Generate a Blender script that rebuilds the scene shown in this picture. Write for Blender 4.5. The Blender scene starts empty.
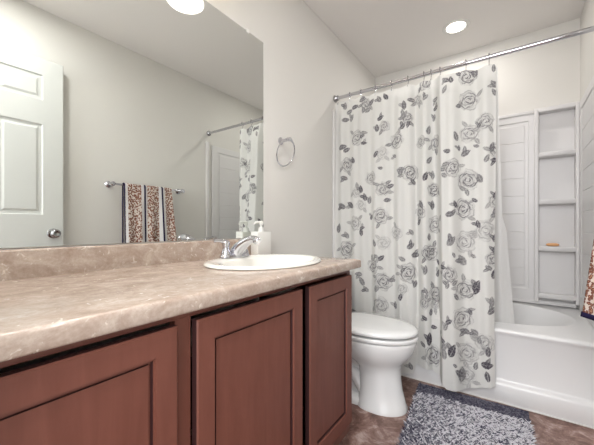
import bpy, bmesh, math, random
import numpy as np
from mathutils import Vector, Matrix
PI = math.pi
sc = bpy.context.scene
COL = sc.collection
random.seed(7); rng = np.random.default_rng(7)

# ------------------------------------------------------------------ camera
cd = bpy.data.cameras.new('camera'); cam = bpy.data.objects.new('camera', cd); COL.objects.link(cam)
cam.location = (1.1274, 0.0, 1.0)
cam.rotation_euler = (PI/2, 0, math.radians(35.4))
cd.sensor_width = 36; cd.lens = 36*306.24/594
cd.shift_y = (226.69-222.5)/594
cd.clip_start = 0.02
sc.camera = cam

# ------------------------------------------------------------------ world, lamps, exposure
w = bpy.data.worlds.new('world'); sc.world = w; w.use_nodes = True
w.node_tree.nodes['Background'].inputs[0].default_value = (.98, 0.98, 1.0, 1)
w.node_tree.nodes['Background'].inputs[1].default_value = 2.0
sc.view_settings.view_transform = 'Standard'; sc.view_settings.look = 'None'
sc.view_settings.gamma = 1; sc.view_settings.use_curve_mapping = False
sc.view_settings.exposure = 0.25
def lamp(name, kind, loc, energy, col=(1, 1, 1), size=0.1, size_y=None, rot=(0, 0, 0), **kw):
    l = bpy.data.lights.new(name, kind); l.energy = energy; l.color = col
    if kind == 'AREA':
        l.size = size
        if size_y: l.shape = 'RECTANGLE'; l.size_y = size_y
    elif kind != 'SUN': l.shadow_soft_size = size
    for k, v in kw.items(): setattr(l, k, v)
    o = bpy.data.objects.new(name, l); COL.objects.link(o); o.location = loc; o.rotation_euler = rot
    return o
# added fill light, out of view, shining in through the open doorway
lamp('hallway_fill', 'AREA', (1.05, -1.1, 1.9), 46, (.985, .98, 1), 1.3, 1.3, (math.radians(78), 0, math.radians(8)))
DOWN_W, VAN_E, DOWN_E = 4.5, 175.0, 10.0
lamp('room_fill_lamp', 'AREA', (1.0, .42, 2.462), 9, (1, .985, .975), 0.12, shape='DISK')  # added fill lamp, out of view, to even out the room light
lamp('downlight_lamp', 'AREA', (0.773, 2.53, 2.462), DOWN_W, (1, .96, .92), 0.11, shape='DISK')

# ------------------------------------------------------------------ dimensions
W = 1.506; YB = 2.93; ZC = 2.48; YE = -0.02; YT = 2.087

# ------------------------------------------------------------------ helpers
def link(name, me):
    o = bpy.data.objects.new(name, me); COL.objects.link(o); return o
def obj(name, bm, mat, parent=None, smooth=True, angle=35, recalc=True):
    """world-coordinate bmesh -> one mesh object (origin at its base, or at its parent's origin)"""
    if recalc: bmesh.ops.recalc_face_normals(bm, faces=bm.faces)
    me = bpy.data.meshes.new(name); bm.to_mesh(me); bm.free()
    return finish(name, me, mat, parent, smooth, angle)
def finish(name, me, mat, parent=None, smooth=True, angle=35):
    co = np.zeros(len(me.vertices)*3, 'f'); me.vertices.foreach_get('co', co); co = co.reshape(-1, 3)
    if parent is None:
        lo, hi = co.min(0), co.max(0); org = Vector(((lo[0]+hi[0])/2, (lo[1]+hi[1])/2, lo[2]))
    else:
        org = Vector(parent['_org'])
    co -= np.array(org, 'f'); me.vertices.foreach_set('co', co.ravel()); me.update()
    if smooth:
        me.polygons.foreach_set('use_smooth', [True]*len(me.polygons))
        me.set_sharp_from_angle(angle=math.radians(angle))
    if mat: me.materials.append(mat)
    o = link(name, me)
    if parent is None: o.location = org
    else: o.parent = parent
    o['_org'] = tuple(org)
    return o
def tag(o, label, cat, group=None, kind=None):
    o['label'] = label; o['category'] = cat
    if group: o['group'] = group
    if kind: o['kind'] = kind
    return o
def thing(name, label, cat, loc, group=None):
    o = bpy.data.objects.new(name, None); COL.objects.link(o); o.location = loc; o.empty_display_size = .05
    o['_org'] = tuple(loc); return tag(o, label, cat, group)
def struct(o, label=None):
    o['kind'] = 'structure'
    if label: o['label'] = label
    return o
def box(bm, x0, x1, y0, y1, z0, z1, bev=0.0, seg=2):
    m = Matrix.Translation(((x0+x1)/2, (y0+y1)/2, (z0+z1)/2)) @ Matrix.Diagonal((abs(x1-x0), abs(y1-y0), abs(z1-z0), 1))
    r = bmesh.ops.create_cube(bm, size=1, matrix=m)
    if bev > 0:
        vs = set(r['verts']); es = [e for e in bm.edges if e.verts[0] in vs]
        bmesh.ops.bevel(bm, geom=es, offset=bev, segments=seg, profile=.5, affect='EDGES')
    return bm
def B(*a, **k): return box(bmesh.new(), *a, **k)
def rings(bm, rs, cap0=False, cap1=False, closed=True):
    """skin a list of equally long point rings"""
    vv = [[bm.verts.new(p) for p in r] for r in rs]; n = len(rs[0])
    for a, b in zip(vv[:-1], vv[1:]):
        for i in range(n if closed else n-1):
            j = (i+1) % n
            try: bm.faces.new((a[i], a[j], b[j], b[i]))
            except ValueError: pass
    if cap0: bm.faces.new(vv[0][::-1])
    if cap1: bm.faces.new(vv[-1])
    return bm
def lathe(bm, prof, origin=(0, 0, 0), axis=(0, 0, 1), n=24, sx=1, sy=1):
    """prof: (radius, height) along axis"""
    q = Vector((0, 0, 1)).rotation_difference(Vector(axis).normalized()); o = Vector(origin)
    rs = [[o + q @ Vector((max(r, 1e-5)*sx*math.cos(2*PI*i/n), max(r, 1e-5)*sy*math.sin(2*PI*i/n), h)) for i in range(n)] for r, h in prof]
    return rings(bm, rs, True, True)
def tube(bm, pts, r, n=12, closed=False):
    pts = [Vector(p) for p in pts]; m = len(pts)
    rad = r if isinstance(r, (list, tuple)) else [r]*m
    rs = []; prev = None
    for i, p in enumerate(pts):
        if closed: t = pts[(i+1) % m]-pts[i-1]
        else: t = pts[min(i+1, m-1)]-pts[max(i-1, 0)]
        t.normalize()
        if prev is None:
            a = Vector((0, 0, 1)) if abs(t.z) < .9 else Vector((1, 0, 0)); u = t.cross(a).normalized()
        else: u = (prev - t*prev.dot(t)).normalized()
        prev = u; v = t.cross(u)
        rs.append([p+(u*math.cos(2*PI*k/n)+v*math.sin(2*PI*k/n))*rad[i] for k in range(n)])
    if closed:
        rings(bm, rs+[rs[0]]); bmesh.ops.remove_doubles(bm, verts=bm.verts, dist=1e-6); return bm
    return rings(bm, rs, True, True)
def rect_ring(cx, cy, x0, x1, y0, y1, z, angs):
    out = []
    for a in angs:
        c, s = math.cos(a), math.sin(a); t = 1e9
        if c > 1e-9: t = min(t, (x1-cx)/c)
        if c < -1e-9: t = min(t, (x0-cx)/c)
        if s > 1e-9: t = min(t, (y1-cy)/s)
        if s < -1e-9: t = min(t, (y0-cy)/s)
        out.append((cx+c*t, cy+s*t, z))
    return out
def corner_angs(cx, cy, x0, x1, y0, y1, n=64):
    a = [2*PI*i/n for i in range(n)]+[math.atan2(y-cy, x-cx) % (2*PI) for x in (x0, x1) for y in (y0, y1)]
    return sorted(a)
def ell_ring(cx, cy, a, b, z, angs, p=2.0):
    out = []
    for t in angs:
        c, s = math.cos(t), math.sin(t)
        r = (abs(c/a)**p+abs(s/b)**p)**(-1/p)
        out.append((cx+c*r, cy+s*r, z))
    return out
def relief(bm, aB, bB, panels, depth0, thick, prof, mp):
    """slab with a grid of cells; cells (i,j) in panels get nested rectangles prof=[(inset, depth)]. mp(a,b,d)->world"""
    def quad(ps): bm.faces.new([bm.verts.new(mp(*p)) for p in ps])
    for i in range(len(aB)-1):
        for j in range(len(bB)-1):
            a0, a1, b0, b1 = aB[i], aB[i+1], bB[j], bB[j+1]
            if (i, j) in panels:
                rs = [[(a0+s, b0+s, depth0+d), (a1-s, b0+s, depth0+d), (a1-s, b1-s, depth0+d), (a0+s, b1-s, depth0+d)] for s, d in [(0, 0)]+prof]
                rings(bm, [[mp(*p) for p in r] for r in rs], False, True)
            else: quad([(a0, b0, depth0), (a1, b0, depth0), (a1, b1, depth0), (a0, b1, depth0)])
    e = 0.003; a0, a1, b0, b1 = aB[0], aB[-1], bB[0], bB[-1]; d = depth0
    r0 = [(a0, b0, d), (a1, b0, d), (a1, b1, d), (a0, b1, d)]
    r1 = [(a0-e, b0-e, d-e), (a1+e, b0-e, d-e), (a1+e, b1+e, d-e), (a0-e, b1+e, d-e)]
    r2 = [(a, b, d-thick) for a, b, _ in r1]
    rings(bm, [[mp(*p) for p in r] for r in (r0, r1, r2)], False, True)
    bmesh.ops.remove_doubles(bm, verts=bm.verts, dist=1e-5)
    return bm

# ------------------------------------------------------------------ materials
def mat(name, col, rough=.5, metal=0, spec=.5, coat=0, trans=0, emit=None, es=0):
    m = bpy.data.materials.new(name); m.use_nodes = True; b = m.node_tree.nodes['Principled BSDF']
    b.inputs['Base Color'].default_value = (*col, 1); b.inputs['Roughness'].default_value = rough
    b.inputs['Metallic'].default_value = metal; b.inputs['Specular IOR Level'].default_value = spec
    b.inputs['Coat Weight'].default_value = coat; b.inputs['Transmission Weight'].default_value = trans
    if emit: b.inputs['Emission Color'].default_value = (*emit, 1); b.inputs['Emission Strength'].default_value = es
    return m
def N(m, t, **kw):
    n = m.node_tree.nodes.new(t)
    for k, v in kw.items():
        if k in n.inputs.keys(): n.inputs[k].default_value = v
        else: setattr(n, k, v)
    return n
def L(m, a, b): m.node_tree.links.new(a, b)
def bump(m, scale, strength, dist=.002, detail=3, coord='Object'):
    tc = N(m, 'ShaderNodeTexCoord'); nz = N(m, 'ShaderNodeTexNoise', Scale=scale, Detail=detail)
    bp = N(m, 'ShaderNodeBump', Strength=strength, Distance=dist)
    L(m, tc.outputs[coord], nz.inputs['Vector']); L(m, nz.outputs['Fac'], bp.inputs['Height'])
    L(m, bp.outputs[0], m.node_tree.nodes['Principled BSDF'].inputs['Normal']); return m
def ramp(m, stops):
    r = N(m, 'ShaderNodeValToRGB'); el = r.color_ramp.elements
    while len(el) < len(stops): el.new(.5)
    for e, (p, c) in zip(el, stops): e.position = p; e.color = (*c, 1)
    return r
def noise_col(m, scale, stops, detail=4, stretch=(1, 1, 1), dist=0, rough=.6):
    tc = N(m, 'ShaderNodeTexCoord'); mp = N(m, 'ShaderNodeMapping'); mp.inputs['Scale'].default_value = stretch
    nz = N(m, 'ShaderNodeTexNoise', Scale=scale, Detail=detail, Distortion=dist, Roughness=rough)
    r = ramp(m, stops); L(m, tc.outputs['Object'], mp.inputs[0]); L(m, mp.outputs[0], nz.inputs['Vector'])
    L(m, nz.outputs['Fac'], r.inputs[0]); return r
def bsdf(m): return m.node_tree.nodes['Principled BSDF']

M_wall = bump(mat('wall_paint', (.71, .695, .66), .75, spec=.3), 160, .18, .0015)
M_ceil = bump(mat('ceiling_paint', (.80, .775, .75), .85, spec=.2), 140, .2, .0015)
M_white = mat('white_paint', (.60, .61, .585), .4)
M_trim = mat('trim_paint', (.72, .71, .68), .45)
M_acryl = mat('white_acrylic', (.70, .69, .685), .38, coat=.05)
M_tubm = mat('tub_acrylic', (.78, .78, .78), .28, coat=.1)
M_porc = mat('porcelain', (.82, .83, .825), .07, coat=.5)
M_sinkm = mat('biscuit_porcelain', (.80, .785, .73), .10, coat=.4)
M_chrome = mat('chrome', (.62, .62, .66), .07, 1)
M_nickel = mat('brushed_chrome', (.40, .40, .41), .2, 1)
M_mirror = mat('mirror_glass', (.83, .855, .83), .0, 1)
M_dark = mat('dark_gap', (.02, .015, .015), .8)
M_plast = mat('white_plastic', (.78, .78, .75), .3)
M_soapbar = mat('tan_soap', (.72, .38, .17), .5)

# cabinet wood, cherry stained
M_wood = mat('cherry_stain', (.2, .07, .055), .42, coat=.04, spec=.35)
r_ = noise_col(M_wood, 6, [(.25, (.135, .046, .031)), (.5, (.156, .055, .038)), (.78, (.182, .067, .047))], 5, (6, 6, .7), .6)
L(M_wood, r_.outputs[0], bsdf(M_wood).inputs['Base Color'])

M_groove = mat('groove_brown', (.035, .012, .012), .5)
# laminate counter, travertine print
M_cnt = mat('travertine_laminate', (.5, .42, .36), .22, coat=.15)
rA = noise_col(M_cnt, 13, [(.30, (.33, .245, .195)), (.5, (.44, .352, .292)), (.72, (.58, .50, .435))], 8, (1.5, 1, 1.5), .5, .68)
rB = noise_col(M_cnt, 38, [(.0, (0, 0, 0)), (.62, (0, 0, 0)), (.70, (1, 1, 1))], 3, (1, 1, 1), 1.5)
rC = noise_col(M_cnt, 120, [(.35, (.91, .895, .88)), (.65, (1.04, 1.04, 1.04))], 3)
mc = N(M_cnt, 'ShaderNodeMix', data_type='RGBA', blend_type='MULTIPLY'); mc.inputs[0].default_value = 1; L(M_cnt, rA.outputs[0], mc.inputs[6]); L(M_cnt, rC.outputs[0], mc.inputs[7])
mx = N(M_cnt, 'ShaderNodeMix', data_type='RGBA'); L(M_cnt, rB.outputs[0], mx.inputs[0]); L(M_cnt, mc.outputs[2], mx.inputs[6])
mx.inputs[7].default_value = (.66, .59, .52, 1); L(M_cnt, mx.outputs[2], bsdf(M_cnt).inputs['Base Color'])

# vinyl floor, mottled brown stone
M_floor = mat('stone_vinyl', (.2, .13, .1), .38)
rA = noise_col(M_floor, 9, [(.32, (.055, .028, .022)), (.44, (.16, .080, .060)), (.53, (.27, .165, .135)), (.64, (.52, .41, .37))], 9, (1, 1, 1), .5, .74)
rB = noise_col(M_floor, 1.7, [(.3, (.75, .75, .75)), (.7, (1.15, 1.1, 1.1))], 2)
mx = N(M_floor, 'ShaderNodeMix', data_type='RGBA', blend_type='MULTIPLY'); mx.inputs[0].default_value = 1
L(M_floor, rA.outputs[0], mx.inputs[6]); L(M_floor, rB.outputs[0], mx.inputs[7]); L(M_floor, mx.outputs[2], bsdf(M_floor).inputs['Base Color'])

def attr_mix(m, attr, c0, c1):
    at = N(m, 'ShaderNodeAttribute', attribute_name=attr); mx = N(m, 'ShaderNodeMix', data_type='RGBA')
    L(m, at.outputs['Fac'], mx.inputs[0]); mx.inputs[6].default_value = (*c0, 1); mx.inputs[7].default_value = (*c1, 1); return mx
def cloth(name, transl):
    m = mat(name, (.8, .8, .8), .9, spec=.1); nt = m.node_tree; out = nt.nodes['Material Output']
    tr = N(m, 'ShaderNodeBsdfTranslucent'); ms = N(m, 'ShaderNodeMixShader'); ms.inputs[0].default_value = transl
    L(m, bsdf(m).outputs[0], ms.inputs[1]); L(m, tr.outputs[0], ms.inputs[2]); L(m, ms.outputs[0], out.inputs[0]); return m, tr
M_curt, tr_ = cloth('floral_cloth', .28)
mx = attr_mix(M_curt, 'print', (.80, .80, .775), (.045, .036, .058))
L(M_curt, mx.outputs[2], bsdf(M_curt).inputs['Base Color']); L(M_curt, mx.outputs[2], tr_.inputs['Color'])
M_liner, tr_ = cloth('frosted_liner', .45); tr_.inputs['Color'].default_value = (.85, .85, .84, 1)
bsdf(M_liner).inputs['Base Color'].default_value = (.80, .80, .79, 1); bsdf(M_liner).inputs['Roughness'].default_value = .4

# ------------------------------------------------------------------ room shell
struct(obj('floor', B(-.12, W+.12, -1.6, YB+.12, -.1, 0), M_floor))
struct(obj('ceiling', B(-.12, W+.12, -.14, YB+.12, ZC, ZC+.1), M_ceil))
struct(obj('wall_left', B(-.12, 0, -.14, YB+.12, 0, ZC), M_wall))
struct(obj('wall_right', B(W, W+.12, -.14, YB+.12, 0, ZC), M_wall))
struct(obj('wall_back', B(0, W, YB, YB+.12, 0, ZC), M_wall))
bm = bmesh.new()
box(bm, 0, .67, -.14, YE, 0, ZC); box(bm, .67, W, -.14, YE, 2.14, ZC); box(bm, 1.49, W, -.14, YE, 0, 2.14)
struct(obj('wall_front', bm, M_wall))
bm = bmesh.new()
box(bm, .612, .67, YE, YE+.012, 0, 2.19, .003); box(bm, .612, W-.003, YE, YE+.012, 2.14, 2.19, .003)
struct(obj('trim_1', bm, M_trim))
def skirting(name, x0, x1, y0, y1, d):
    bm = bmesh.new(); box(bm, x0, x1, y0, y1, 0, .075, .002); box(bm, x0 if d > 0 else x0+.004, x1-.004 if d > 0 else x1, y0, y1, .07, .085, .002)
    struct(obj(name, bm, M_trim))
skirting('baseboard_left', .0, .012, 1.245, 2.035, 1)
skirting('baseboard_right', W-.012, W, .84, 2.03, -1)

# open door against the right wall
dm = lambda a, b, d: (1.434-d, a, b)
aB = [YE, .095, .33, .455, .68, .79]; bB = [.012, .22, .86, 1.08, 1.68, 1.838, 2.005, 2.112]
pan = {(i, j) for i in (1, 3) for j in (1, 3, 5)}
door = struct(obj('door_1', relief(bmesh.new(), aB, bB, pan, 0, .035, [(.006, -.008), (.022, -.009), (.036, -.002)], dm), M_white, angle=20), 'white six panel door standing open against the right wall')
bm = bmesh.new(); lathe(bm, [(.033, 0), (.033, .004), (.028, .008), (.012, .012), (.012, .03), (.022, .036), (.029, .048), (.028, .06), (.018, .068), (.012, .066), (0, .066)], (1.433, .733, .955), (-1, 0, 0), 28)
k = obj('door_handle', bm, M_nickel, door); k['label'] = 'round brushed metal door knob'
obj('latch', B(1.44, 1.462, .7925, .7945, .925, .985, .0005), M_nickel, door)

# ------------------------------------------------------------------ bathtub
tub = thing('bathtub', 'white alcove bathtub with stepped apron along the back of the room', 'bathtub', (W/2, (YT+YB)/2, 0))
x0, x1, y0, y1 = .004, W-.004, YT, YB-.004
cx, cy = .80, 2.525; zd = .42
angs = corner_angs(cx, cy, x0, x1, y0, y1, 96)
def rr(z, iy): return rect_ring(cx, cy, x0, x1, y0+iy, y1, z, angs)
bA, bBb = .635, .335
def er(s, z, dx=0, p=2.35): return ell_ring(cx-.012+dx, cy, bA*s, bBb*s if s > .9 else bBb*s, z, angs, p)
rs = [rr(0, .004), rr(.006, 0), rr(.098, 0), rr(.108, .004), rr(.116, .014), rr(.122, .024), rr(.13, .026), rr(.375, .020), rr(.392, .010), rr(.402, .004), rr(.41, .006), rr(.417, .014), rr(zd, .028),
      er(1.05, zd), er(1.03, zd+.003), er(1.012, zd+.006), er(1.0, zd+.003), er(.990, zd-.008), er(.975, zd-.04), er(.93, .30), er(.88, .20), er(.80, .12), er(.70, .085), er(.45, .078), er(.1, .076), er(.01, .076)]
# the basin wall slopes back at the right end, like a backrest
for q in range(18, len(rs)):
    f = min(1, (zd-rs[q][0][2])/.3)
    rs[q] = [(x-.15*f*max(0, (x-.8)/.62) if x > .8 else x, y, z) for x, y, z in rs[q]]
obj('shell', rings(bmesh.new(), rs, False, True), M_tubm, tub, angle=60)
bm = bmesh.new(); lathe(bm, [(.03, 0), (.03, .003), (.02, .005), (.0, .004)], (.3, cy, .0775)); obj('drain', bm, M_chrome, tub)
obj('caulk_line', B(.01, W-.01, YT-.006, YT+.001, .0, .007, .002), M_plast, tub)

# ------------------------------------------------------------------ tub surround
sur = thing('tub_surround', 'white moulded wall surround with faux tile panels and corner shelves above the bathtub', 'tub surround', (W/2, YB, zd+.002))
yf = YB-.022
mpB = lambda a, b, d: (a, yf-d, b)
# left and centre faux-tile panel on the back wall
def tile_panel(bm, a0, a1, b0, b1, mp, rows):
    h = (b1-b0)/rows
    for r in range(rows):
        z0, z1 = b0+r*h, b0+(r+1)*h; g = .0018
        rs = [[(a0, z0, .0), (a1, z0, .0), (a1, z1, .0), (a0, z1, .0)],
              [(a0+g, z0+g, .0), (a1-g, z0+g, .0), (a1-g, z1-g, .0), (a0+g, z1-g, .0)],
              [(a0+2.5*g, z0+2.5*g, .0028), (a1-2.5*g, z0+2.5*g, .0028), (a1-2.5*g, z1-2.5*g, .0028), (a0+2.5*g, z1-2.5*g, .0028)]]
        rings(bm, [[mp(*p) for p in q] for q in rs], False, True)
bm = relief(bmesh.new(), [.262, .31, 1.215, 1.25], [zd+.035, .53, 1.80, 1.845], {(1, 1)}, .012, .032, [(.006, -.005), (.02, -.006), (.022, -.006)], mpB)
tile_panel(bm, .335, 1.19, .555, 1.775, lambda a, b, d: mpB(a, b, d+.0065), 9)
obj('back_panel', bm, M_acryl, sur, angle=20)
box_ledge = B(.02, W-.02, YB-.035, YB-.004, zd+.004, zd+.036, .008, 3); obj('bottom_ledge', box_ledge, M_acryl, sur)
obj('top_moulding', B(.25, 1.262, YB-.043, YB-.001, 1.845, 1.872, .008, 3), M_acryl, sur)
def tower(xa, xb):
    """shelf tower: frame with a recess, and shelves as sub-parts"""
    bm = bmesh.new(); yo = YB-.085
    box(bm, xa, xa+.026, yo, YB-.002, zd+.035, 1.86, .006, 3); box(bm, xb-.022, xb, yo, YB-.002, zd+.035, 1.86, .006, 3)
    box(bm, xa+.02, xb-.016, YB-.012, YB-.002, zd+.035, 1.86, 0)
    box(bm, xa, xb, yo+.004, YB-.002, 1.835, 1.868, .008, 3)
    t = obj('shelf_tower', bm, M_acryl, sur)
    for z in (1.54, 1.195, .857, .515):
        n = 14; pts = []
        for i in range(n+1):
            u = i/n; pts.append((xa+.024+(xb-xa-.044)*u, yo-.0+.004-.010*math.sin(PI*u)))
        front = [(x, y) for x, y in pts]; back = [(x, YB-.01) for x, y in pts]
        bm = bmesh.new()
        rs = [[(x, y, z-.036) for x, y in back], [(x, y+.014, z-.036) for x, y in front], [(x, y+.004, z-.030) for x, y in front], [(x, y, z-.02) for x, y in front], [(x, y, z-.004) for x, y in front],
              [(x, y+.004, z+.001) for x, y in front], [(x, y+.012, z) for x, y in front], [(x, y+.02, z-.003) for x, y in front], [(x, y, z-.003) for x, y in back]]
        rings(bm, rs, closed=False); obj('shelf', bm, M_acryl, t)
tower(1.245, W-.0105); tower(.014, .258)
for nm, X, sgn in (('side_panel', .0, 1), ('side_panel', W, -1)):
    mp = (lambda a, b, d, X=X, sgn=sgn: (X+sgn*(.010+d), a, b))
    bm = relief(bmesh.new(), [2.125, 2.20, 2.80, YB-.09], [zd+.004, .53, 1.80, 1.858], {(1, 1)}, .004, .013, [(.006, -.006), (.018, -.0065)], mp)
    tile_panel(bm, 2.222, 2.778, .555, 1.775, lambda a, b, d: mp(a, b, d-.001), 9)
    obj(nm, bm, M_acryl, sur, angle=20)
    xa, xb = (X+.001, X+.018) if sgn > 0 else (X-.018, X-.001)
    obj('edge_flange', B(xa, xb, 2.044, 2.082, .002, 1.885, .005, 3), M_acryl, sur)

# soap bar on the shelf
bm = bmesh.new(); lathe(bm, [(.0, 0), (.026, .001), (.036, .006), (.038, .012), (.035, .018), (.024, .022), (0, .023)], (1.352, 2.885, .858), sx=1, sy=.62, n=28)
tag(obj('soap_bar', bm, M_soapbar), 'orange tan oval soap bar lying on a surround shelf', 'soap')

# ------------------------------------------------------------------ vanity cabinet
cab = thing('vanity_cabinet', 'reddish brown vanity cabinet with three shaker doors under the counter', 'cabinet', (.27, .61, 0))
Y0, Y1 = YE+.003, 1.236; XF = .535
bm = bmesh.new()
box(bm, .515, XF, Y0, Y1, .799, .8165, .0015); box(bm, .515, XF, Y0, Y1, .10, .160, .0015)
for a, b in ((Y0, .0), (.383, .421), (1.206, Y1)): box(bm, .515, XF, a, b, .1595, .7995, .0)
obj('face_frame', bm, M_wood, cab)
obj('side_panel', B(.012, .5145, Y1-.018, Y1, .10, .8165, .001), M_wood, cab)
obj('inner_shelf', B(.02, .40, Y0+.02, Y1-.02, .44, .456), M_dark, cab)
obj('side_panel', B(.012, .5145, Y0, Y0+.018, .10, .8165, .001), M_wood, cab)
obj('bottom_panel', B(.012, .514, Y0+.018, Y1-.018, .10, .118), M_wood, cab)
obj('toe_kick', B(.03, .455, Y0+.01, Y1-.006, 0.001, .0995), M_dark, cab)
def cab_door(ya, yb):
    mp = lambda a, b, d: (XF+.021+d, a, b)
    s = .048
    bm = relief(bmesh.new(), [ya+.003, ya+s, yb-s, yb-.003], [.163, .163+s+.004, .790-s, .790], {(1, 1)}, 0, .019, [(.0015, -.0045), (.0045, -.0045), (.0055, -.0125), (.0100, -.0125), (.0110, -.0085)], mp)
    # darker brown on the moulding grooves and the routed outer edge
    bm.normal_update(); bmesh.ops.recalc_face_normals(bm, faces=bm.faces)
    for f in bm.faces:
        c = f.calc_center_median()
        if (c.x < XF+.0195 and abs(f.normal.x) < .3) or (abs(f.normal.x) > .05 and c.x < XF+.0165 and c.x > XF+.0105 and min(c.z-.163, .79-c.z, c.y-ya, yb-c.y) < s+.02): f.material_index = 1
    o = obj('door', bm, M_wood, cab, angle=15); o.data.materials.append(M_groove); return o
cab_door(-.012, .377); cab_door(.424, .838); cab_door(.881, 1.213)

# ------------------------------------------------------------------ countertop
ZT = .8557; XC = .571; YC = 1.2755
SX, SY, SA, SB = .305, .94, .208, .262
cnt = thing('countertop', 'beige travertine patterned laminate countertop with raised backsplash on the vanity', 'countertop', (.28, .63, .8175))
angs = corner_angs(SX, SY, .001, XC, YE+.001, YC, 72)
def cr(z, ins): return rect_ring(SX, SY, .001, XC-ins, YE+.001, YC-ins, z, angs)
hA, hB = SA-.02, SB-.02
rs = [ell_ring(SX, SY, hA, hB, .8178, angs), cr(.8178, .006), cr(.8195, .002), cr(.823, 0), cr(.846, 0), cr(.8505, .0015), cr(.854, .005), cr(.8557, .011), ell_ring(SX, SY, hA, hB, .8557, angs), ell_ring(SX, SY, hA, hB, .8178, angs)]
obj('worktop', rings(bmesh.new(), rs), M_cnt, cnt, angle=50)
bm = bmesh.new(); yy = [YE+.001, YC-.012]
prof = [(.001, ZT), (.021, ZT), (.021, .932), (.0195, .9355), (.016, .9375), (.001, .9375)]
rings(bm, [[(x, y, z) for x, z in prof] for y in yy], True, True)
obj('backsplash', bm, M_cnt, cnt, angle=50)

# ------------------------------------------------------------------ sink
sink = thing('sink', 'oval cream drop-in basin sunk into the vanity counter', 'sink', (SX, SY, ZT))
an = [2*PI*i/72 for i in range(72)]
ix = SX+.028
def e2(cx_, a, b, z): return ell_ring(cx_, SY, a, b, z, an)
rs = [e2(SX, SA-.022, SB-.022, ZT-.004), e2(SX, SA-.004, SB-.004, ZT+.0003), e2(SX, SA, SB, ZT+.004), e2(SX, SA-.003, SB-.003, ZT+.010), e2(SX, SA-.012, SB-.012, ZT+.0135),
      e2(SX+.004, SA-.026, SB-.024, ZT+.0125), e2(ix, .156, .222, ZT+.010), e2(ix, .150, .216, ZT+.006), e2(ix, .145, .210, ZT-.006), e2(ix, .135, .195, ZT-.04), e2(ix, .112, .16, ZT-.085),
      e2(ix, .07, .10, ZT-.115), e2(ix, .026, .026, ZT-.125), e2(ix, .022, .022, ZT-.128)]
obj('basin', rings(bmesh.new(), rs, False, True), M_sinkm, sink, angle=60)
bm = bmesh.new(); lathe(bm, [(.024, 0), (.024, .002), (.018, .004), (.012, .002), (0, .002)], (ix, SY, ZT-.1275)); obj('drain', bm, M_chrome, sink)

# ------------------------------------------------------------------ faucet
FX, FY, FZ = .138, .928, ZT+.0138
fau = thing('faucet', 'chrome two handle faucet standing on the rear rim of the sink', 'faucet', (FX, FY, FZ))
bm = bmesh.new()
rs = []
for z, s in ((0, 1), (.006, 1), (.013, .93), (.016, .8)):
    rs.append([(FX+p[0], FY+p[1], FZ+z) for p in [(x, y) for x, y, _ in ell_ring(0, 0, .028*s, .078*s, 0, an, 3)]])
obj('base_plate', rings(bm, rs, True, True), M_chrome, fau, angle=50)
bm = bmesh.new()
rs = []
for t in range(13):
    u = t/12
    cxx = FX+.124*u**1.15; zz = FZ+.010+.070*math.sin(u*PI*.52)**1.0
    ry = .0225*(1-u)**.9+.0125; rz = .020*(1-u)**.9+.012
    ta = Vector((.124*1.15*max(u, .02)**.15, 0, .070*PI*.52*math.cos(u*PI*.52))).normalized(); nn = Vector((0, 1, 0)).cross(ta)
    rs.append([Vector((cxx, FY, zz))+Vector((0, 1, 0))*ry*math.cos(2*PI*k/20)+nn*rz*math.sin(2*PI*k/20) for k in range(20)])
rings(bm, rs, True, True)
obj('spout', bm, M_chrome, fau, angle=50)
bm = bmesh.new(); lathe(bm, [(.0, -.006), (.013, -.005), (.0155, .0), (.0155, .010), (.012, .016), (0, .018)], (FX+.123, FY, FZ+.076), (.85, 0, -.5), 22); obj('spout_tip', bm, M_chrome, fau)
for s in (-1, 1):
    hy = FY+s*.052
    bm = bmesh.new(); lathe(bm, [(.022, 0), (.021, .010), (.015, .022), (.0135, .036), (.017, .044), (.017, .052), (.011, .060), (0, .063)], (FX, hy, FZ+.012), n=24)
    h = obj('handle', bm, M_chrome, fau)
    bm = bmesh.new()
    tube(bm, [(FX+.004, hy-s*.004, FZ+.062), (FX-.002, hy+s*.016, FZ+.070), (FX-.010, hy+s*.034, FZ+.074), (FX-.016, hy+s*.052, FZ+.073)], [.010, .0085, .0075, .0085], 14)
    obj('lever', bm, M_chrome, h)

# ------------------------------------------------------------------ soap dispenser
bx0, bx1, by0, by1 = .034, .085, 1.132, 1.232
bt = thing('soap_dispenser', 'white rectangular soap pump bottle behind the sink at the mirror corner', 'soap dispenser', ((bx0+bx1)/2, (by0+by1)/2, ZT))
obj('bottle', B(bx0, bx1, by0, by1, ZT+.0003, .974, .003, 3), M_plast, bt)
cxp, cyp = (bx0+bx1)/2, (by0+by1)/2
bm = bmesh.new(); lathe(bm, [(.016, 0), (.016, .006), (.0145, .008), (.0145, .02), (.006, .023), (.006, .034), (.0105, .036), (.0105, .052), (.006, .056), (0, .057)], (cxp, cyp, .9742), n=24)
p = obj('pump', bm, M_plast, bt)
bm = bmesh.new(); tube(bm, [(cxp, cyp, 1.022), (cxp, cyp-.02, 1.024), (cxp, cyp-.042, 1.022), (cxp, cyp-.052, 1.012)], [.0062, .0058, .005, .004], 12); obj('nozzle', bm, M_plast, p)

# ------------------------------------------------------------------ mirror
mi = thing('wall_mirror', 'large frameless mirror on the wall above the vanity', 'mirror', (.003, .6, .9417))
obj('glass', B(.0005, .0055, YE+.01, 1.2613, .9417, 2.0087, .0008, 1), M_mirror, mi)
for y in (1.14, .1): obj('clip', B(.0005, .009, y-.009, y+.009, 1.999, 2.019, .002), M_plast, mi)

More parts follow.
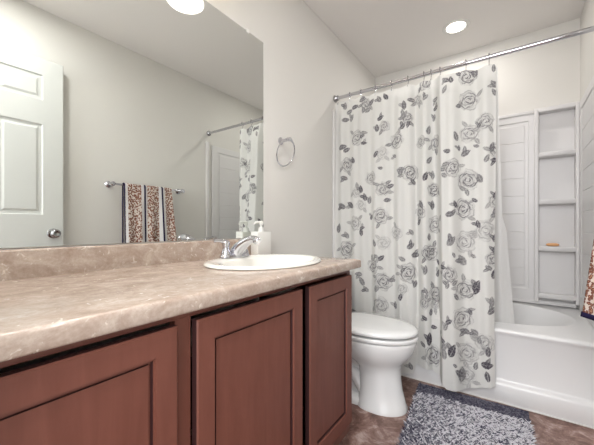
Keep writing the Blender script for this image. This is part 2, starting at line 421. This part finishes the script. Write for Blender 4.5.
# ------------------------------------------------------------------ vanity light above the mirror
vl = thing('vanity_light', 'chrome three shade light bar on the wall above the mirror', 'wall light', (.01, .60, 2.12))
obj('back_plate', B(.0, .028, .27, .93, 2.20, 2.27, .008, 3), M_nickel, vl)
M_shade, tr_ = cloth('lit_frosted_glass', .6); tr_.inputs['Color'].default_value = (.9, .87, .8, 1)
M_bulb = mat('glowing_bulb', (1, 1, 1), .4, emit=(1, .965, .93), es=VAN_E)
for y in (.34, .60, .855):
    bm = bmesh.new(); tube(bm, [(.02, y, 2.235), (.07, y, 2.25), (.115, y, 2.235), (.123, y, 2.20)], .008, 12)
    a = obj('arm', bm, M_nickel, vl)
    bm = bmesh.new(); lathe(bm, [(.022, .0), (.024, -.012), (.042, -.04), (.062, -.08), (.074, -.12), (.084, -.162), (.082, -.162), (.071, -.12), (.059, -.08), (.039, -.042), (.019, -.012)], (.123, y, 2.20), n=32)
    obj('shade', bm, M_shade, a)
    bm = bmesh.new(); lathe(bm, [(.0, -.115), (.018, -.112), (.028, -.098), (.031, -.082), (.026, -.062), (.014, -.042), (.012, -.02), (0, -.02)], (.123, y, 2.20), n=20)
    obj('bulb', bm, M_bulb, a)

# ------------------------------------------------------------------ recessed ceiling light over the tub, and an added fill fixture by the doorway
M_lens = mat('lit_lens', (1, 1, 1), .5, emit=(1, .95, .88), es=DOWN_E)
for lx_, ly_, lab in ((.773, 2.53, 'round white recessed ceiling light glowing above the bathtub'), (1.0, .42, 'added unseen fill light shaped as a round white recessed fixture near the doorway')):
    dl = thing('recessed_light', lab, 'ceiling light', (lx_, ly_, ZC-.012), 'recessed ceiling lights')
    bm = bmesh.new(); lathe(bm, [(.062, 0), (.066, -.006), (.088, -.006), (.092, -.002), (.092, 0)], (lx_, ly_, ZC), n=40)
    rm = [f for f in bm.faces if len(f.verts) > 4]; bmesh.ops.delete(bm, geom=rm, context='FACES')
    obj('trim_ring', bm, M_trim, dl)
    bm = bmesh.new(); lathe(bm, [(.0, -.0035), (.05, -.003), (.0625, -.001), (.0625, 0)], (lx_, ly_, ZC), n=40); obj('lens', bm, M_lens, dl)

# ------------------------------------------------------------------ towel ring
tr = thing('towel_ring', 'chrome towel ring on the wall right of the mirror', 'towel ring', (.0, 1.418, 1.43))
ry0 = 1.418
bm = bmesh.new(); lathe(bm, [(.022, 0), (.022, .005), (.017, .009), (.010, .014), (.009, .058), (.012, .062), (.012, .074), (0, .076)], (.0, ry0, 1.505), (1, 0, 0), 24)
tube(bm, [(.064, ry0-.030, 1.498), (.066, ry0-.015, 1.505), (.066, ry0+.015, 1.505), (.064, ry0+.030, 1.498)], [.006, .008, .008, .006], 12)
obj('mount', bm, M_chrome, tr)
R = .077
bm = bmesh.new(); tube(bm, [(.066-.026*(1-math.cos(a)), ry0+R*math.sin(a), 1.505-.96*R+.96*R*math.cos(a)) for a in [2*PI*i/48 for i in range(48)]], .0042, 10, True)
obj('ring', bm, M_chrome, tr)

# ------------------------------------------------------------------ towel bar and towel on the right wall
tb = thing('towel_bar', 'chrome towel bar on the right wall seen in the mirror', 'towel bar', (W, 1.39, 1.30))
bm = bmesh.new(); tube(bm, [(1.432, 1.11, 1.335), (1.432, 1.725, 1.335)], .008, 16); obj('bar', bm, M_chrome, tb)
for y in (1.11, 1.725):
    bm = bmesh.new(); lathe(bm, [(.026, 0), (.026, .006), (.020, .012), (.012, .018), (.012, .055), (.018, .062), (.018, .084), (.010, .090), (0, .090)], (W, y, 1.335), (-1, 0, 0), 24); obj('bracket', bm, M_chrome, tb)

def grid_mesh(name, P, attr=None, attrname='print'):
    """P: (nv, nu, 3) array -> mesh"""
    nv, nu = P.shape[:2]; me = bpy.data.meshes.new(name)
    me.vertices.add(nv*nu); me.vertices.foreach_set('co', P.astype('f').ravel())
    i = np.arange(nv*nu).reshape(nv, nu); q = np.stack([i[:-1, :-1], i[:-1, 1:], i[1:, 1:], i[1:, :-1]], -1).reshape(-1, 4)
    me.loops.add(q.size); me.loops.foreach_set('vertex_index', q.ravel().astype('i'))
    me.polygons.add(len(q)); me.polygons.foreach_set('loop_start', (np.arange(len(q))*4).astype('i')); 
    me.update(calc_edges=True); me.validate()
    if attr is not None:
        a = me.attributes.new(attrname, 'FLOAT', 'POINT'); a.data.foreach_set('value', attr.astype('f').ravel())
    return me

M_towel, tr_ = cloth('leopard_towel', .0)
M_towel.node_tree.links.remove(bsdf(M_towel).outputs[0].links[0]); L(M_towel, bsdf(M_towel).outputs[0], M_towel.node_tree.nodes['Material Output'].inputs[0])
tcn = N(M_towel, 'ShaderNodeTexCoord')
vo = N(M_towel, 'ShaderNodeTexVoronoi', Scale=78, Randomness=1.0, feature='F1'); L(M_towel, tcn.outputs['Object'], vo.inputs['Vector'])
nz = N(M_towel, 'ShaderNodeTexNoise', Scale=90, Detail=2); L(M_towel, tcn.outputs['Object'], nz.inputs['Vector'])
ad = N(M_towel, 'ShaderNodeMath', operation='MULTIPLY_ADD'); L(M_towel, nz.outputs['Fac'], ad.inputs[0]); ad.inputs[1].default_value = .5; L(M_towel, vo.outputs['Distance'], ad.inputs[2])
rp = ramp(M_towel, [(.0, (.52, .26, .14)), (.42, (.50, .27, .16)), (.50, (.17, .06, .045)), (.74, (.22, .09, .065)), (.84, (.70, .62, .56))])
L(M_towel, ad.outputs[0], rp.inputs[0])
mxw = attr_mix(M_towel, 'plain', (0, 0, 0), (.72, .70, .70)); L(M_towel, rp.outputs[0], mxw.inputs[6])
L(M_towel, mxw.outputs[2], bsdf(M_towel).inputs['Base Color'])
M_navy = mat('navy_border', (.022, .018, .055), .9, spec=.1)

tw = thing('bath_towel', 'leopard print towel with navy borders folded over the towel bar', 'towel', (1.43, 1.40, .64))
ty0, ty1 = 1.19, 1.60
def towel_pt(u, v, off=0.0):
    """u along the bar 0..1, v: 0 back hem .. 1 front hem"""
    zb, Zt = .72, 1.347; zf = .648
    Lb, Lf = Zt-zb, Zt-zf; s = v*(Lb+Lf)-Lb
    y = ty0+(ty1-ty0)*u
    if s < 0: x = 1.447; z = Zt-abs(s); f = 0
    else: x = 1.417; z = Zt-s; f = s/Lf
    if abs(s) < .03:
        a = s/.03*PI/2; x = 1.432-.015*math.sin(a); z = 1.335+.013*math.cos(a) + (0 if abs(s) < .03 else 0)
    if s >= 0:
        x -= f*(.012+.022*math.sin(u*PI*4.2+.6)**2*1.0) ; x -= .040*f**1.1*max(0, (u-.66)/.34)**1.2
        y += f*.038*(u**6)
    x -= off
    return (x, y, z)
nu, nv = 90, 120
P = np.array([[towel_pt(u, v) for u in np.linspace(0, 1, nu)] for v in np.linspace(0, 1, nv)])
U = np.linspace(0, 1, nu); per = [0.0, .40, .775]
pl = np.zeros(nu)
for c in per: pl = np.maximum(pl, ((U-c > .018) & (U-c < .06)).astype(float)); pl = np.maximum(pl, ((c-U > .0) & (c-U < .07)).astype(float))
attr = np.repeat(pl[None, :], nv, 0)
me = grid_mesh('cloth_body', P, attr, 'plain'); o = finish('cloth_body', me, M_towel, tw)
sm = o.modifiers.new('thickness', 'SOLIDIFY'); sm.thickness = .006; sm.offset = 0
def strip(us, vs, off, name):
    P = np.array([[towel_pt(u, v, off) for u in us] for v in vs]); o = finish(name, grid_mesh(name, P), M_navy, tw)
    sm = o.modifiers.new('thickness', 'SOLIDIFY'); sm.thickness = .009; sm.offset = 0; o['label'] = 'navy blue border band'
for c in per: strip(np.linspace(c-.010 if c else -.004, c+(.017 if c else .010), 4), np.linspace(.0, 1, 90), .002, 'border_band')
strip(np.linspace(-.01, 1.003, 80), np.linspace(.987, 1.002, 3), .001, 'hem_band')

# ------------------------------------------------------------------ curtain rod, hooks, curtain, liner
rod = thing('curtain_rod', 'chrome shower curtain rod spanning the alcove above the bathtub', 'curtain rod', (W/2, YT, 1.96))
ZR = 1.9813
bm = bmesh.new(); tube(bm, [(.004, YT, ZR), (W-.004, YT, ZR)], .0125, 20); obj('tube', bm, M_chrome, rod)
for X, s in ((0.001, 1), (W-.001, -1)):
    bm = bmesh.new(); lathe(bm, [(.027, 0), (.027, .006), (.020, .014), (.016, .024), (.0, .024)], (X, YT, ZR), (s, 0, 0), 24); obj('end_cap', bm, M_nickel, rod)

X0, X1 = .012, 1.040
def yfold(x, z):
    """front/back displacement of the cloth"""
    t = np.clip((1.94-z)/1.9, 0, 1)
    y = 2.081-.042*t
    y = y-.012*np.sin((x-.03)*2*PI/.155+.5*np.sin(z*1.7))*(1-.25*t)*np.clip((x-.02)/.05, 0, 1)
    y = y-.007*np.sin(x*2*PI/.083+1.3*z)
    # one deep fold, its right lip nearest
    c = .715+.012*t+.01*np.sin(z*2.2)
    d = (x-c)/.032
    y = y+(.046*np.exp(-((d+.3)/1.2)**2)-.075*np.exp(-((d-1.6)/np.where(d < 1.6, .75, 3.2))**2))*(.85+.3*t)
    c2 = .60+.012*np.sin(z*2.6); y = y+.024*np.exp(-((x-c2)/.02)**2)
    return np.minimum(y, 2.134-.061*np.clip((.62-z)/.2, 0, 1)) 
ds = .0033
# cloth coordinate from the fold outline at mid height
xx = np.linspace(X0, X1, 6000); yy_ = yfold(xx, np.full_like(xx, 1.1))
ss = np.concatenate([[0], np.cumsum(np.hypot(np.diff(xx), np.diff(yy_)))]); SL = ss[-1]
ns = int(SL/ds); S = np.linspace(0, SL, ns); XS = np.interp(S, ss, xx)
HK = np.array([.03, .128, .215, .325, .44, .55, .65, .693, .746, .889, 1.007])
def ztop(x):
    d = np.min(np.abs(x[:, None]-HK[None, :]), 1); return 1.946-.010*np.clip(d/.045, 0, 1)**1.5-.012*np.clip((x-.3)/.7, 0, 1)
def zhem(x):
    z = np.interp(x, [0, .45, .52, .56, .585, .60, .63, .69, .735, .76, .775, .80, .87, .96, 1.04], [.085, .085, .045, .045, .048, .112, .110, .10, .075, .076, .075, .048, .050, .075, .105])
    return z
nz_ = int(1.87/ds); V = np.linspace(0, 1, nz_)
zt, zh = ztop(XS), zhem(XS)
Z = zh[None, :]+(zt-zh)[None, :]*V[:, None]
XX = np.repeat(XS[None, :], nz_, 0)
YY = yfold(XX, Z)
flat = np.clip((Z-1.80)/.14, 0, 1); YY = YY*(1-.55*flat)+2.083*.55*flat
XX = XX+.010*np.sin(Z*2.4+XX*3)*np.clip((1.9-Z), 0, 1)*(XX > .0)*np.clip((XX-.02)/.1, 0, 1)*.6
# ---- the printed roses: each is placed on the cloth where it hangs in the alcove
CX, HZ, F, TH = 1.1274, 226.69, 306.24, math.radians(35.4)
def spot(px, py):
    u = (px-297)/F; v = (HZ-py)/F; dx = -math.sin(TH)+u*math.cos(TH); dy = math.cos(TH)+u*math.sin(TH)
    y = 2.07
    for _ in range(4):
        t = y/dy; x = CX+t*dx; z = 1+t*v; y = float(yfold(np.array([min(max(x, X0), X1)]), np.array([z]))[0])
    return float(np.interp(x, xx, ss)), z
PR = np.zeros((nz_, ns)); SS = np.repeat(S[None, :], nz_, 0)
def local(s, z, R):
    j0, j1 = np.searchsorted(S, [s-R, s+R]); vz = (z-R-.08)/1.86, (z+R)/1.86
    i0 = max(0, int(((z-R)-.12)/1.86*nz_)-12); i1 = min(nz_, int((z+R)/1.86*nz_)+12)
    return slice(max(i0, 0), max(i1, 0)), slice(j0, j1)
def leaf(s, z, ang, ln, wd, ink):
    a, b = local(s, z, ln*1.5)
    if PR[a, b].size == 0: return
    dx = SS[a, b]-s; dz = Z[a, b]-z; c, k = math.cos(ang), math.sin(ang)
    p = dx*c+dz*k; q = -dx*k+dz*c; t = p/ln
    wv = wd*np.clip(1-t*t, 0, 1)**.75*(1-.25*t)
    m = (np.abs(q) < wv) & (np.abs(t) < 1)
    vein = np.abs(q) < .0020
    val = ink*(.92-.38*vein+.16*np.sin(p*330+q*180+5*np.sin(q*300)))
    PR[a, b] = np.maximum(PR[a, b], np.where(m, val, 0))
def rose(s, z, R, ink, ph):
    a, b = local(s, z, R*1.5)
    if PR[a, b].size == 0: return
    dx = SS[a, b]-s; dz = Z[a, b]-z; r = np.hypot(dx, dz)/R; th = np.arctan2(dz, dx)
    jag = .10*np.sin(7*th+ph*2)+.07*np.sin(13*th+ph)+.05*np.sin(23*th-ph*3)
    edge = 1+.10*np.sin(5*th+ph)+jag*.8
    grain = .5+.5*np.sin(dx*410+ph*7+2*np.sin(dz*170))*np.sin(dz*380+ph*3+2*np.sin(dx*190))
    out = np.where(r < edge, .05+.10*grain, 0)
    RK = [1.0, .76, .54, .34, .17, 0]
    for k in range(5):
        n = (5, 4, 4, 3, 2)[k]; sh = 1+.14*np.sin(n*th+ph*1.3+k*2.1)+jag*.5
        o_, i_ = RK[k]*sh, RK[k+1]*(1+.14*np.sin((5, 4, 4, 3, 2, 1)[min(k+1, 4)]*th+ph*1.3+(k+1)*2.1)+jag*.5)
        t = (r-i_)/np.maximum(o_-i_, .02); inr = (t >= 0) & (t < 1)
        lobe = np.clip(.5+.6*np.sin(n*th+ph*2.3+k), 0, 1)
        val = (.10+.85*np.clip(1-t*1.35, 0, 1)**1.2*lobe+.45*np.clip((t-.80)/.2, 0, 1)*(1-.6*lobe))*(.72+.45*grain)
        out = np.maximum(out, np.where(inr, val, 0))
    for k, (rk, n) in enumerate(((1.0, 5), (.80, 4), (.60, 4), (.41, 3), (.22, 3))):
        rr_ = rk*(1+.15*np.abs(np.sin(n*.5*th+ph+k*1.3))-.06)+jag*.35*rk
        ln = np.exp(-((r-rr_)/.066)**2)*(.60+.40*np.sin(th*2+ph*3+k*2))*(.62 if k == 0 else 1)*(.75+.3*grain)
        out = np.maximum(out*.93, ln*(r < 1.25))
    PR[a, b] = np.maximum(PR[a, b], np.clip(out**1.1*ink*1.6, 0, .95))
def px2(px, R): return R*.0062*(1+.25*max(0, (430-px)/100))
ROSES = [(357, 138, 7, .75), (396.7, 140.6, 7.5, .8), (382, 153, 6, .4), (348, 165, 6.5, .85), (383, 189, 6.5, .8), (411.5, 173, 8, .95), (372, 178, 6, .7),
 (380.6, 216, 7.5, .75), (354.7, 223.5, 6.5, .65), (396.7, 233, 6.5, .55), (384, 243, 6.5, .4), (346.8, 249.4, 7.5, .85), (373, 266, 6.5, .8), (383, 281.6, 8, .8),
 (409, 273, 9, .85), (427.6, 253, 6.5, .95), (379.5, 305, 7.5, .65), (424, 303, 6, .8), (466, 76, 8, 1.0), (424.7, 83, 7, 1.0), (468, 100.6, 8.5, .8), (469, 133.5, 8, .65),
 (484.4, 121, 7.5, .7), (453, 167.6, 8, .8), (468, 180, 9, .85), (464, 209, 9, .85), (436, 224.7, 8, .7), (486.7, 230.5, 9, .5), (465.7, 242, 9, .6), (431, 253, 8, .8),
 (449.6, 275, 8, .85), (466, 290, 9, .8), (495, 259, 7, .8), (437, 294, 8, .85), (461.6, 319, 9.5, .7), (432.4, 355, 10, .85), (467, 353, 9, .6), (486, 344, 8, .6), (437, 303, 6, .7),
 (402, 289, 5, .6), (495, 150, 6, .8), (384, 126, 5, .8), (421, 142, 6, .8), (436, 143, 7, .9), (434, 190, 7, .95), (421, 212, 6.5, .95), (357, 192, 5, .6), (366, 104, 5, .9), (497, 201, 6, .7), (418, 100, 5, .7), (407, 118, 5, .95), (361, 205, 5, .5), (466, 375, 8, .55)]
LEAVES = [(362, 136, 3), (364, 143, 3), (368, 110, 4), (350, 112, 4), (346, 120, 4), (352, 118, 4), (355, 107, 4), (345, 106, 4), (362, 99, 4), (372, 102, 4), (379, 99, 4), (385, 96, 4), (380.6, 118, 4), (377, 128, 4), (375.7, 154, 4),
 (353, 160, 4), (344, 178, 4), (380.6, 168, 3), (401, 172, 4), (414, 182, 4), (404, 105, 5), (404, 115, 5), (403, 126, 4), (411, 100, 4), (342, 147, 5), (347, 150, 4), (361, 189, 4), (365, 197, 4), (391, 186, 4), (351, 205, 5), (341, 206, 5), (339, 228, 5), (372, 217, 3), (361, 232, 4), (346, 235, 4), (362, 228, 3),
 (374, 243, 4), (381, 258, 4), (375, 256, 3), (411.6, 246, 5), (416, 255, 5), (392, 280, 4), (361, 281, 5), (365, 289, 4), (358, 274, 4), (426, 291, 4), (400, 297, 4), (415, 284, 4), (403, 270, 3), (421.5, 204, 5), (420, 222, 4), (426, 176, 5), (430, 160, 5), (433, 175, 5), (433, 205, 5), (429, 130, 5), (434, 118, 4),
 (425, 97, 4), (443.6, 79, 5), (443.6, 89, 5), (450, 78, 4), (458, 73, 4), (475, 73, 5), (435, 100, 4), (436, 108, 4), (459, 106, 4), (493.6, 68, 4), (494, 84, 5), (494, 92, 4), (456, 136, 5), (465.5, 153, 5), (459, 148, 3), (476, 146, 3), (487, 158, 4), (492, 147, 5), (479, 125, 3), (447, 151, 4), (446, 164, 4), (444, 175, 4), (480, 178, 5), (462, 188, 4), (451, 214, 5), (456, 204, 4), (475, 200, 3), (497, 195, 4), (494, 160, 4), (495, 215, 4),
 (430, 237, 4), (441, 218, 4), (498.5, 238, 4), (479, 224, 4), (452.6, 241, 6), (463, 260, 6), (455, 255, 3), (474, 256, 3), (426, 270, 5), (439, 273, 5), (439, 262, 4), (478, 286, 6), (478, 291, 4), (448, 285, 4), (456, 283, 4), (457, 297, 4), (490, 268, 4), (497, 274, 5), (497, 250, 4), (443, 267, 4), (493, 302, 5), (493, 311, 5), (449, 322, 4), (465, 331, 5), (475, 332, 4), (471, 312, 3), (429, 339, 7), (444, 347, 5), (442, 339, 4), (444, 354, 5), (441, 332, 4), (433.5, 327, 4), (452.6, 351, 7), (461.6, 374, 7), (455, 366, 3), (476, 366, 4), (489, 352, 5), (488, 366, 6), (488, 377, 5), (422, 344, 4), (446, 327, 4), (480, 340, 4), (431, 312, 4), (424, 318, 4), (410, 366, 4), (402, 259, 4), (370, 200, 4), (395, 305, 4), (345, 262, 5), (348, 300, 6), (352, 312, 6), (412, 232, 4), (388, 200, 4), (395, 156, 3)]
rnd = random.Random(3)
for px, py, R, ink in ROSES:
    s, z = spot(px, py); Rm = px2(px, R)*1.02; ph = rnd.random()*6; rose(s, z, Rm, ink, ph)
    for k in range(rnd.choice((1, 2, 2, 3))):
        a = rnd.random()*2*PI; leaf(s+math.cos(a)*Rm*1.3, z+math.sin(a)*Rm*1.3, a+rnd.uniform(-.5, .5), .024, .011, ink*rnd.uniform(.6, .95))
for px, py, R in LEAVES:
    s, z = spot(px, py); aa = rnd.random()*PI; leaf(s, z, aa, px2(px, R)*1.0, px2(px, R)*.52, rnd.uniform(.65, 1.0))
    if rnd.random() < .55: leaf(s+math.cos(aa+1.2)*.02, z+math.sin(aa+1.2)*.02, aa+1.0, px2(px, R)*.8, px2(px, R)*.38, rnd.uniform(.5, .9))
me = grid_mesh('shower_curtain', np.stack([XX, YY, Z], -1), np.clip(PR, 0, 1), 'print')
cu = finish('shower_curtain', me, M_curt, None, True, 180)
tag(cu, 'white fabric shower curtain printed with grey roses, hanging outside the tub', 'shower curtain')

# liner behind, hanging into the tub
nu, nv = 220, 160
Uu = np.linspace(0, 1, nu); Vv = np.linspace(0, 1, nv); G = np.meshgrid(Uu, Vv)
zz = .30+(1.925-.30)*G[1]; t = np.clip((1.93-zz)/1.5, 0, 1)
xr = np.interp(zz, [.3, .42, .80, .98, 1.06, 1.15, 1.45, 1.93], [1.135, 1.128, 1.10, 1.088, 1.068, 1.066, 1.058, 1.046])
xl = .03
lx = xl+(xr-xl)*G[0]; ly = 2.150+.083*t**1.6+.010*np.sin(lx*2*PI/.14+zz)+.005*np.sin(lx*2*PI/.06+1); ly = np.where(zz > 1.8, ly*(1-np.clip((zz-1.8)/.12, 0, 1)*.6)+2.098*np.clip((zz-1.8)/.12, 0, 1)*.6, ly)
me = grid_mesh('curtain_liner', np.stack([lx, ly, zz], -1)); li = finish('curtain_liner', me, M_liner, None, True, 180)
tag(li, 'plain white translucent liner hanging behind the floral curtain into the bathtub', 'curtain liner')

ords = ['leftmost', 'second', 'third', 'fourth', 'fifth', 'sixth', 'seventh', 'eighth', 'ninth', 'tenth', 'rightmost']
for i, hx in enumerate(HK):
    pts = [(hx, YT+.0165*math.sin(a), ZR+.0165*math.cos(a)) for a in np.linspace(-2.5, 2.6, 20)]
    pts += [(hx, YT+.003, ZR-.022), (hx, YT-.001, ZR-.040), (hx, YT-.004, ZR-.050), (hx, YT-.010, ZR-.052), (hx, YT-.012, ZR-.044)]
    bm = bmesh.new(); tube(bm, pts, .0016, 8)
    for a in (-.45, .45): lathe(bm, [(0, -.0045), (.004, -.002), (.0045, .0), (.004, .002), (0, .0045)], (hx, YT+.0165*math.sin(a), ZR+.0165*math.cos(a)+.001), (1, 0, 0), 10)
    lab = ords[i]+' metal hook holding the floral curtain on the rod' if i in (0, 10) else 'metal curtain hook, '+ords[i]+' from the left along the rod'
    tag(obj('curtain_hook', bm, M_nickel), lab, 'curtain hook', 'curtain hooks on the shower rod')

# ------------------------------------------------------------------ toilet
ty = 1.69
to = thing('toilet', 'white elongated toilet with closed lid between vanity and bathtub', 'toilet', (.36, ty, 0))
def egg(xa, xb, b, z, n=56, p=2.1, m=.42):
    """closed outline from rear xa to tip xb with half width b"""
    xm = xa+(xb-xa)*m; out = []
    for i in range(n):
        a = 2*PI*i/n; c, s = math.cos(a), math.sin(a)
        ax = xb-xm if c > 0 else xm-xa; pp = p if c > 0 else 3.2
        r = (abs(c/ax)**pp+abs(s/b)**pp)**(-1/pp); out.append((xm+r*c, ty+r*s, z))
    return out
bm = bmesh.new()
rs = [egg(.39, .655, .118, 0), egg(.39, .655, .118, .012), egg(.395, .645, .108, .03), egg(.40, .628, .098, .10), egg(.40, .618, .096, .18), egg(.395, .618, .102, .225),
      egg(.36, .632, .120, .255), egg(.30, .660, .148, .285), egg(.25, .682, .167, .315), egg(.235, .694, .178, .345), egg(.23, .700, .182, .365), egg(.23, .702, .183, .378), egg(.235, .699, .181, .386), egg(.245, .69, .172, .388)]
rings(bm, rs, True, True)
# trapway behind the column, foot and rear deck
def sec(x0, x1, b, z): return egg(x0, x1, b, z, 56, 3.0, .5)
rings(bm, [sec(.10, .50, .100, 0), sec(.10, .50, .100, .022), sec(.11, .49, .090, .035), sec(.12, .48, .050, .045), sec(.12, .47, .046, .10), sec(.12, .45, .052, .18), sec(.10, .43, .075, .25), sec(.06, .42, .11, .30), sec(.04, .42, .14, .35), sec(.035, .42, .15, .375), sec(.04, .41, .145, .383)], True, True)
tube(bm, [(.43, ty-.045, .06), (.38, ty-.052, .15), (.31, ty-.055, .20), (.23, ty-.055, .19), (.17, ty-.052, .11), (.15, ty-.05, .03)], [.03, .036, .04, .04, .036, .03], 16)
obj('bowl', bm, M_porc, to, angle=60)
for s in (-1, 1):
    bm = bmesh.new(); lathe(bm, [(.014, 0), (.014, .006), (.010, .014), (.004, .018), (0, .018)], (.27, ty+s*.075, .034), n=18); obj('bolt_cap', bm, M_plast, to)
bm = bmesh.new()
rings(bm, [egg(.232, .702, .180, .3905), egg(.226, .710, .186, .396), egg(.226, .711, .187, .408), egg(.230, .707, .184, .414), egg(.25, .69, .168, .4145)], True, True); obj('seat', bm, M_porc, to, angle=50)
bm = bmesh.new()
rings(bm, [egg(.25, .692, .170, 0.4225), egg(.232, .706, .182, 0.4255), egg(.229, .710, .186, 0.4350), egg(.232, .706, .183, 0.4430), egg(.242, .692, .172, 0.4495), egg(.28, .64, .13, 0.4530), egg(.36, .55, .06, 0.4545)], True, True); obj('lid', bm, M_porc, to, angle=50)
for s in (-1, 1): obj('hinge', B(.212, .245, ty+s*.075-.018, ty+s*.075+.018, .388, .444, .006, 3), M_porc, to)
def rr2(x0, x1, y0, y1, z, p=7):
    return [( (x0+x1)/2+x, (y0+y1)/2+y, z) for x, y, _ in ell_ring(0, 0, (x1-x0)/2, (y1-y0)/2, 0, [2*PI*(i+.5)/64 for i in range(64)], p)]
bm = bmesh.new(); rings(bm, [rr2(.035, .185, ty-.20, ty+.20, .384), rr2(.022, .200, ty-.215, ty+.215, .40), rr2(.018, .206, ty-.225, ty+.225, .55), rr2(.016, .210, ty-.232, ty+.232, .695)], True, True)
tank = obj('tank', bm, M_porc, to, angle=50)
bm = bmesh.new(); rings(bm, [rr2(.016, .214, ty-.236, ty+.236, .696), rr2(.012, .218, ty-.240, ty+.240, .702), rr2(.012, .218, ty-.240, ty+.240, .722), rr2(.018, .212, ty-.234, ty+.234, .731), rr2(.04, .19, ty-.21, ty+.21, .733)], True, True)
obj('tank_lid', bm, M_porc, to, angle=50)
bm = bmesh.new(); lathe(bm, [(.012, 0), (.012, .008), (.007, .012), (0, .012)], (.2105, ty-.17, .655), (1, 0, 0), 16); tube(bm, [(.222, ty-.17, .655), (.228, ty-.15, .653), (.226, ty-.11, .648)], [.006, .006, .007], 10); obj('flush_lever', bm, M_chrome, to)

# ------------------------------------------------------------------ rug
rug = thing('bath_rug', 'grey and white shaggy bath rug with a dark border lying beside the bathtub', 'rug', (.93, 1.62, 0))
QA, QB, QC, QD = np.array([.632, 2.035]), np.array([1.185, 2.062]), np.array([1.232, 1.18]), np.array([.722, 1.18])
def rp_(u, v): return (QA*(1-u)+QB*u)*(1-v)+(QD*(1-u)+QC*u)*v
bm = bmesh.new()
g = [[rp_(u, v) for u in np.linspace(0, 1, 12)] for v in np.linspace(0, 1, 18)]
edge = [rp_(u, 0) for u in np.linspace(0, 1, 12)]+[rp_(1, v) for v in np.linspace(0, 1, 18)[1:]]+[rp_(u, 1) for u in np.linspace(1, 0, 12)[1:]]+[rp_(0, v) for v in np.linspace(1, 0, 18)[1:-1]]
rings(bm, [[(p[0], p[1], .001) for p in edge], [(p[0], p[1], .007) for p in edge]], True, True)
M_back = bump(mat('rug_backing', (.075, .075, .105), .95, spec=.1), 200, .5, .003)
o = obj('backing', bm, M_back, rug); o['label'] = 'dark slate woven backing'
def pile(name, v0, v1, step, hgt, colfn, m, wid):
    vs, fs, cs = [], [], []
    nuu = int(.56/step); nvv = int(.87*(v1-v0)/step)
    for i in range(nuu):
        for j in range(nvv):
            u = (i+.5+rnd.uniform(-.45, .45))/nuu; v = v0+(v1-v0)*(j+.5+rnd.uniform(-.45, .45))/nvv
            u = min(max(u, .004), .996); p = rp_(u, v); h = hgt*rnd.uniform(.7, 1.25); a = rnd.gauss(.05, .45)+(PI if rnd.random() < .4 else 0); l = rnd.uniform(.008, .018)*hgt/.012
            dx, dy = math.cos(a)*l, math.sin(a)*l; k = len(vs); c = colfn(u, v)
            for (hx, w_) in ((.0, wid), (.6, wid*1.1), (1.0, wid*.35)):
                for q in range(5):
                    b = 2*PI*q/5; vs.append((p[0]+dx*hx*hx+w_*math.cos(b), p[1]+dy*hx*hx+w_*math.sin(b), .006+h*hx)); cs.append(c)
            for r in range(2):
                for q in range(5): fs.append((k+r*5+q, k+r*5+(q+1) % 5, k+r*5+5+(q+1) % 5, k+r*5+5+q))
            fs.append(tuple(k+10+q for q in range(5)))
    me = bpy.data.meshes.new(name); me.from_pydata(vs, [], fs); a = me.attributes.new('tuft', 'FLOAT', 'POINT'); a.data.foreach_set('value', cs)
    o = finish(name, me, m, rug, True, 180); o['kind'] = 'stuff'; return o
M_pile = mat('chenille_pile', (.6, .6, .65), .95, spec=.1); mx = attr_mix(M_pile, 'tuft', (.74, .73, .77), (.040, .038, .070)); L(M_pile, mx.outputs[2], bsdf(M_pile).inputs['Base Color'])
def stripe_noise():
    tab = np.random.default_rng(5).random((60, 30))
    def f(u, v):
        x, y = u*28, v*50; i, j = int(x), int(y); return tab[min(j, 59), min(i, 29)]
    return f
sn = stripe_noise()
def colA(u, v):
    k = .26+.46*(1-u)**1.3*(.6+.6*min(1, v*1.4))+.25*(sn(u, v)-.5)
    c = (1 if rnd.random() < k else 0)*rnd.uniform(.55, 1)+rnd.uniform(0, .14)
    return min(c, 1)
pile('shag_pile', .135, .995, .0064, .012, colA, M_pile, .0030)
o = pile('border_pile', .004, .133, .0064, .005, lambda u, v: min(1, rnd.uniform(.80, 1.0)), M_pile, .0042); o['label'] = 'dark slate blue border strip'

for o in bpy.data.objects:
    if '_org' in o: del o['_org']
